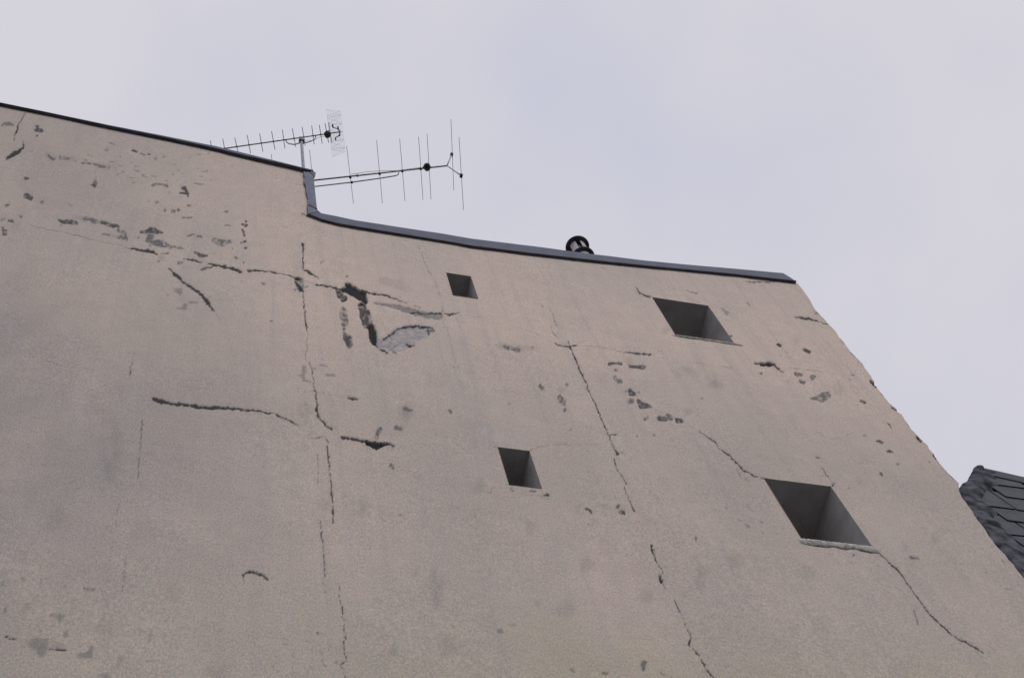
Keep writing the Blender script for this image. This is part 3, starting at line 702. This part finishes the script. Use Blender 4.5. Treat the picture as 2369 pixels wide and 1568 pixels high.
# upper UHF antenna
z0 = top.z
A0 = RZ(*Z('2', 40, 449), z0); A1 = RZ(*Z('2', 1182, 285), z0)
ant = empty('television_antenna', (top.x, top.y, z0))
tag(ant, 'upper aerial with short cross rods and a wire mesh reflector at its right end', 'antenna', 'television antennas on the roof')
bm = bmesh.new(); tube(bm, [A0, A1], .0095, 8); obj('boom', bm, ALU, ant, True)
els = [((35, 372), (43, 520)), ((135, 355), (160, 505)), ((235, 340), (262, 490)), ((332, 330), (358, 445)), ((433, 310), (460, 458)), ((533, 298), (560, 445)), ((630, 280), (658, 430)),
       ((718, 268), (738, 418)), ((798, 258), (825, 405)), ((877, 245), (902, 395)), ((955, 233), (975, 385)), ((1016, 228), (1040, 380)), ((1062, 215), (1092, 373)), ((1092, 210), (1118, 373))]
dA = (A1 - A0)
def on_boom(P, d_, c_):                       # parameter of the point on the boom nearest to c_
    return P + d_ * ((c_ - P).dot(d_) / d_.dot(d_))
for i, (a_, b_) in enumerate(els):
    p_, q_ = RZ(*Z('2', *a_), z0 + .012), RZ(*Z('2', *b_), z0 + .012)
    bm = bmesh.new(); tube(bm, [p_, q_], .0052, 6); e_ = obj('element', bm, ALU, ant, True)
    c_ = on_boom(A0, dA, (p_ + q_) / 2)
    bm = bmesh.new(); box(bm, c_ + Vector((0, 0, .006)), (.022, .022, .026), bevel=.003); k_ = obj('element_clip', bm, BLACKP, e_); k_.location = (0, 0, 0)
nA = perp_plane(A0, A1)
bm = bmesh.new()
tube(bm, [RP(*Z('U', *t), top, nA) for t in ((205, 850), (225, 905), (275, 940), (400, 958), (480, 935), (560, 905), (660, 915), (760, 890), (850, 840), (882, 790), (872, 745))], .0085, 8)
obj('brace', bm, ALU, ant, True)
bm = bmesh.new(); box(bm, RP(*Z('U', 565, 862), top, nA), (.075, .07, .14), bevel=.008); obj('mast_clamp', bm, BLACKP, ant)
bm = bmesh.new()
bmesh.ops.create_icosphere(bm, subdivisions=2, radius=1, matrix=Matrix.Translation(RZ(*Z('U', 1152, 725), z0 - .02)) @ Matrix.Diagonal((.052, .058, .055, 1)))
for q in bm.verts: q.co += Vector([random.uniform(-.005, .005) for _ in range(3)])
obj('junction_box', bm, BLACKP, ant)
bm = bmesh.new(); tube(bm, [RZ(*Z('U', 640, 862), z0 - .03), RZ(*Z('U', 830, 868), z0 - .05), RZ(*Z('U', 1000, 780), z0 - .02), RZ(*Z('U', 1090, 770), z0 - .02)], .0022, 6); obj('cable', bm, BLACKP, ant)
# reflector
R0, R1 = RZ(787, 257.4, z0), RZ(799, 351.5, z0)
o0, o1 = RZ(787 - 30.7, 260.9, z0) - R0, RZ(799 - 30.7, 355, z0) - R1
upz = Vector((0, 0, .155))
for sg in (1, -1):
    bm = bmesh.new(); L0, L1 = R0 + o0 + upz * sg, R1 + o1 + upz * sg
    NW, NC = 8, 12
    for i in range(NW + 1):
        t_ = i / NW; tube(bm, [R0.lerp(L0, t_), R1.lerp(L1, t_)], .0012 if i in (0, NW) else .0006, 4)
    for i in range(NC + 1):
        t_ = i / NC; tube(bm, [R0.lerp(R1, t_), L0.lerp(L1, t_)], .0013 if i in (0, NC) else .0005, 4)
    nz = 5
    for i in range(nz):
        pa_, pb_ = i / nz, (i + 1) / nz
        mid = (pa_ + pb_) / 2
        tube(bm, [L0.lerp(L1, pa_), R0.lerp(R1, mid)], .0011, 4); tube(bm, [R0.lerp(R1, mid), L0.lerp(L1, pb_)], .0011, 4)
    obj('reflector_mesh', bm, ALU2, ant)
bm = bmesh.new()
for line, rr in ((((1262, 500), (1272, 560), (1285, 578)), .011), (((1285, 574), (1385, 602)), .0055), (((1383, 548), (1390, 605), (1428, 660), (1425, 770)), .010), (((1420, 745), (1345, 800)), .0065), (((1325, 800), (1338, 865)), .010)):
    tube(bm, [RZ(*Z('U', *t), z0) for t in line], rr, 8)
obj('reflector_bracket', bm, BLACKP, ant, True)

# lower VHF antenna
z1 = mb.z
B0 = RZ(*Z('2', 520, 738), z1); B1 = RZ(*Z('2', 2050, 558), z1)
van = empty('television_antenna', (B0.x, B0.y, z1))
tag(van, 'lower aerial with long thin cross rods reaching out beside the wall step', 'antenna', 'television antennas on the roof')
bm = bmesh.new(); tube(bm, [B0, RZ(*Z('2', 975, 676), z1), B1], .0115, 8); obj('boom', bm, ALU, van, True)
dB = B1 - B0
vels = [((627, 465), (690, 960)), ((937, 430), (990, 900)), ((1237, 398), (1293, 865)), ((1480, 352), (1527, 862)), ((1667, 340), (1710, 845)), ((1820, 325), (1856, 835)), ((1888, 298), (1921, 830))]
for i, (a_, b_) in enumerate(vels):
    p_, q_ = RZ(*Z('2', *a_), z1), RZ(*Z('2', *b_), z1)
    bm = bmesh.new(); tube(bm, [p_, q_], .0033, 6); e_ = obj('element', bm, ALU, van, True)
    # where the rod crosses the boom
    s_ = ((B0 - p_).cross(dB)).z / ((q_ - p_).cross(dB)).z
    c_ = p_ + (q_ - p_) * s_
    bm = bmesh.new(); box(bm, c_, (.030, .030, .042), bevel=.004); k_ = obj('element_clip', bm, BLACKP, e_); k_.location = (0, 0, 0)
# height of the twin reflector rods
def px_of(p):
    a_, b_ = proj(np.array([p.x]), np.array([p.y]), np.array([p.z])); return float(a_[0]), float(b_[0])
dz = 25 / (px_of(B1)[1] - px_of(B1 + Vector((0, 0, 1)))[1])
print('dz reflector', dz, 'boom len', dB.length, 'A len', dA.length, 'uhf el', (RZ(*Z('2', 718, 268), z0) - RZ(*Z('2', 738, 418), z0)).length)
for sg, a_, b_, c_ in ((1, (2082, 183), (2105, 758), (2088, 468)), (-1, (2147, 325), (2184, 918), (2165, 638))):
    zz_ = z1 + dz * sg
    bm = bmesh.new(); tube(bm, [RZ(*Z('2', *a_), zz_), RZ(*Z('2', *b_), zz_)], .0033, 6); e_ = obj('element', bm, ALU, van, True)
    P_ = RZ(*Z('2', *c_), zz_)
    bm = bmesh.new(); box(bm, P_, (.034, .05, .05), bevel=.005); k_ = obj('element_clip', bm, BLACKP, e_); k_.location = (0, 0, 0)
    bm = bmesh.new(); tube(bm, [B1, P_], .008, 8); obj('reflector_arm', bm, ALU, van, True)
nB = perp_plane(B0, B1)
bm = bmesh.new(); tube(bm, [RP(*Z('2', *t), B0, nB) for t in ((700, 760), (975, 727), (1280, 692), (1500, 661), (1630, 640), (1655, 630), (1662, 600))], .0085, 8); obj('brace', bm, ALU, van, True)
bm = bmesh.new(); tube(bm, [RP(*Z('2', *t), B0, nB) for t in ((1270, 628), (1400, 608), (1520, 600), (1640, 597), (1860, 570))], .0028, 6); obj('cable', bm, BLACKP, van)
for (a_, s_) in (((1325, 637), .032), ((1280, 692), .030)):
    bm = bmesh.new(); box(bm, RP(*Z('2', *a_), B0, nB), (s_, s_, s_), bevel=.006); obj('clamp', bm, BLACKP, van)
bm = bmesh.new()
bmesh.ops.create_icosphere(bm, subdivisions=2, radius=1, matrix=Matrix.Translation(RZ(*Z('2', 1888, 568), z1)) @ Matrix.Diagonal((.05, .055, .052, 1)))
for q in bm.verts: q.co += Vector([random.uniform(-.005, .005) for _ in range(3)])
obj('junction_box', bm, BLACKP, van)

# ------------------------------------------------------------------ chimney cowl
YC = 1.2
tc_ = W(1336, 572, YC)
cow = empty('chimney_cowl', (tc_.x, YC, tc_.z - 1.6)); tag(cow, 'round vent cowl with dark discs and a pale slotted body peeping over the coping', 'chimney cowl')
pxm = abs(px_of(tc_ + Vector((1, 0, 0)))[0] - px_of(tc_)[0])
r1 = 26.5 / pxm
print('cowl r', r1, 'px/m', pxm)
hgt = 25 / (px_of(tc_)[1] * -1 + px_of(tc_ - Vector((0, 0, 1)))[1])
bm = bmesh.new(); rg = lathe(bm, tc_, [(r1 * .62, 0), (r1 * .97, -.004), (r1, .004), (r1 * .99, .016), (r1 * .6, .05), (.01, .06)]); bm.faces.new(rg[0]); obj('cap_disc', bm, COWLD, cow, False)
bm = bmesh.new(); rg = lathe(bm, tc_, [(r1 * .40, -hgt * .9), (r1 * .40, -.001)]); obj('dark_core', bm, BLACKP, cow)
nsl = 4
for i in range(nsl):
    bm = bmesh.new(); a0 = i * 2 * math.pi / nsl - 1.55; wd = 2 * math.pi / nsl * .62
    rb = r1 * .66; rows_ = []
    for j in range(7):
        t_ = a0 + wd * j / 6
        rows_.append([bm.verts.new((tc_.x + r_ * math.cos(t_), tc_.y + r_ * math.sin(t_), tc_.z + z_)) for r_, z_ in ((rb, -hgt * .92), (rb, -.002), (rb - .012, -.002), (rb - .012, -hgt * .92))])
    for p_, q_ in zip(rows_, rows_[1:]):
        for k in range(4): bm.faces.new((p_[k], q_[k], q_[(k + 1) % 4], p_[(k + 1) % 4]))
    bm.faces.new(rows_[0]); bm.faces.new(rows_[-1][::-1])
    obj('body_panel', bm, COWLL, cow)
bl = tc_ - Vector((0, 0, hgt))
bm = bmesh.new(); rg = lathe(bm, bl, [(r1 * .4, 0), (r1 * .92, -.003), (r1 * .96, .006), (r1 * .94, .02), (r1 * .3, .035)]); bm.faces.new(rg[-1]); obj('lower_disc', bm, COWLD, cow)
bm = bmesh.new(); rg = lathe(bm, bl, [(r1 * .62, -1.2), (r1 * .62, -.002)]); obj('flue', bm, COWLL, cow, True)

# ------------------------------------------------------------------ neighbouring slate roof
ap = W(2216, 1131, .45)                       # where it meets the wall
SL = .16                                      # leans back this much per metre of height
nn = Vector((0, -1, SL)).normalized()
P0 = Vector((0, .45, ap.z))
def RR(px, py, off=0): return RP(px, py, P0 + nn * off, nn)
rt = RR(2253, 1082); rr2 = RR(2369, 1108)
print('roof top', rt, rr2, 'low', RR(2369, 1338))
nb = empty('slate_roof', (rt.x, rt.y, 0)); tag(nb, 'dark steep slate roof abutting the right edge of the beige wall', 'roof')
slope = Vector((0, SL, 1)).normalized()
# ridge slopes slightly in the photo: top line z as function of x
def ztop(x): return rt.z + (x - rt.x) * (rr2.z - rt.z) / (rr2.x - rt.x)
def on(x, z, off): return Vector((x, .45 + (z - ap.z) * SL, z)) + nn * off
vq = (RR(2216, 1133), RR(2240, 1112))
_e = [RR(*q_) for q_ in red[-8:]]
_zs = [-5] + [p.z for p in _e[::-1]] + [vq[0].z, vq[1].z, rt.z]
_xs = [_e[-1].x - .1] + [p.x - .07 for p in _e[::-1]] + [vq[0].x, vq[1].x, rt.x]
_o = np.argsort(_zs); _zs = np.array(_zs)[_o]; _xs = np.array(_xs)[_o]
def xleft(z): return float(np.interp(z, _zs, _xs))   # verge line: follows the wall edge, then free up to the ridge
XE = rr2.x + 3.0; ZL = 0.0
bm = bmesh.new()                              # roof body
zs = [ZL, ap.z - 3, ap.z - 1, vq[0].z - .12, vq[0].z, vq[1].z, rt.z - .02]
L_ = [bm.verts.new(on(xleft(z), z, -.012)) for z in zs]; R_ = [bm.verts.new(on(XE, z + (ztop(XE) - rt.z) * z / rt.z, -.012)) for z in zs]
L2_ = [bm.verts.new(Vector((xleft(z), 3.5, z))) for z in zs]; R2_ = [bm.verts.new(Vector((XE, 3.5, z + (ztop(XE) - rt.z) * z / rt.z))) for z in zs]
for i in range(len(zs) - 1):
    bm.faces.new((L_[i], R_[i], R_[i + 1], L_[i + 1])); bm.faces.new((L_[i], L_[i + 1], L2_[i + 1], L2_[i])); bm.faces.new((L2_[i], L2_[i + 1], R2_[i + 1], R2_[i])); bm.faces.new((R_[i], R2_[i], R2_[i + 1], R_[i + 1]))
bm.faces.new((L_[-1], R_[-1], R2_[-1], L2_[-1]))
obj('roof_body', bm, SLATE, nb)
def slate_at(x, z, wd, hh, M, tilt):
    bm = bmesh.new(); th = .012
    pr = [(-.5, .5), (.5, .5), (.5, -.47), (.47, -.5), (.1, -.495 + random.uniform(-.008, .008)), (-.2, -.5), (-.46, -.5), (-.5, -.46)]
    f_ = []; k_ = []
    ca, sa = math.cos(tilt), math.sin(tilt)
    for a_, b_ in pr:
        a2, b2 = a_ * wd * ca - b_ * hh * sa, a_ * wd * sa + b_ * hh * ca
        off = .004 + (.5 - b_) * .018
        zv = min(z + b2, ztop(x) - .03); xv = max(x + a2, xleft(zv) + .08); a2, b2 = xv - x, zv - z
        f_.append(bm.verts.new(on(x + a2, z + b2, off))); k_.append(bm.verts.new(on(x + a2, z + b2, off - th)))
    bm.faces.new(f_); bm.faces.new(k_[::-1])
    for i in range(len(pr)): bm.faces.new((f_[i], k_[i], k_[(i + 1) % len(pr)], f_[(i + 1) % len(pr)]))
    return obj('slate', bm, M, nb)
sw, ex = .36, .34
r_i = 0; z = rt.z - .25
while z > ap.z - 3.2:
    x = xleft(z) + .30 + (sw / 2 if r_i % 2 else 0)
    while x < rr2.x + .5:
        if z + .3 < ztop(x) + .12:
            px_, py_ = px_of(on(x, z, 0))
            if px_ < 2460 and py_ < 1500:
                slate_at(x + random.uniform(-.01, .01), z + random.uniform(-.012, .012), sw - .012, ex * 1.45, SLATE2 if random.random() < .4 else SLATE, random.uniform(-.03, .03))
        x += sw
    z -= ex; r_i += 1
# lumpy mortar verge down the left side, against the wall
bm = bmesh.new(); rows_ = []
zz_ = rt.z + .0
while zz_ > ap.z - 3.5:
    xl = xleft(zz_)
    wv = .30 + .14 * (vnoise(np.array([zz_]), np.array([1.5]), .4, 71, 3)[0] - .5)
    if zz_ > rt.z - .12: wv = .12
    rows_.append([bm.verts.new(on(xl + wv * t_ + .05 * (vnoise(np.array([zz_]), np.array([t_ * .4]), .12, 72, 3)[0] - .5), zz_, hgt_ * .7 + .05 * (vnoise(np.array([zz_]), np.array([t_ * .4 + 9]), .16, 73, 3)[0] - .5))) for t_, hgt_ in ((-.02, -.03), (0, .02), (.2, .055), (.5, .06), (.8, .045), (1.05, .0))])
    zz_ -= .035
for p_, q_ in zip(rows_, rows_[1:]):
    for i in range(5): bm.faces.new((p_[i], p_[i + 1], q_[i + 1], q_[i]))
bm.faces.new(rows_[0])
obj('mortar_verge', bm, MORTAR, nb, True)
bm = bmesh.new(); N = 40; ra = []
for i in range(N + 1):
    x = rt.x + .06 + (XE - rt.x - .06) * i / N; zt = ztop(x)
    ra.append([bm.verts.new(on(x, zt + dz_ + random.uniform(-.004, .004), of)) for dz_, of in ((-.24, .014), (-.23, .026), (-.03, .03), (.01, .015), (.0, -.01))])
for p_, q_ in zip(ra, ra[1:]):
    for i in range(4): bm.faces.new((p_[i], q_[i], q_[i + 1], p_[i + 1]))
bm.faces.new(ra[0])
obj('ridge_flashing', bm, SLATE, nb)

bm = bmesh.new()          # thin cement fillet between wall and verge
fe = [W(a_, b_) for a_, b_ in red if b_ > 1215]
fz = np.linspace(fe[0].z, fe[-1].z, 60)
tube(bm, [Vector((float(Xr(z)) + .016 + random.uniform(-.004, .004), .03, z)) for z in fz], [.009 + .006 * random.random() for z in fz], 6)
obj('cement_fillet', bm, SILL, nb)
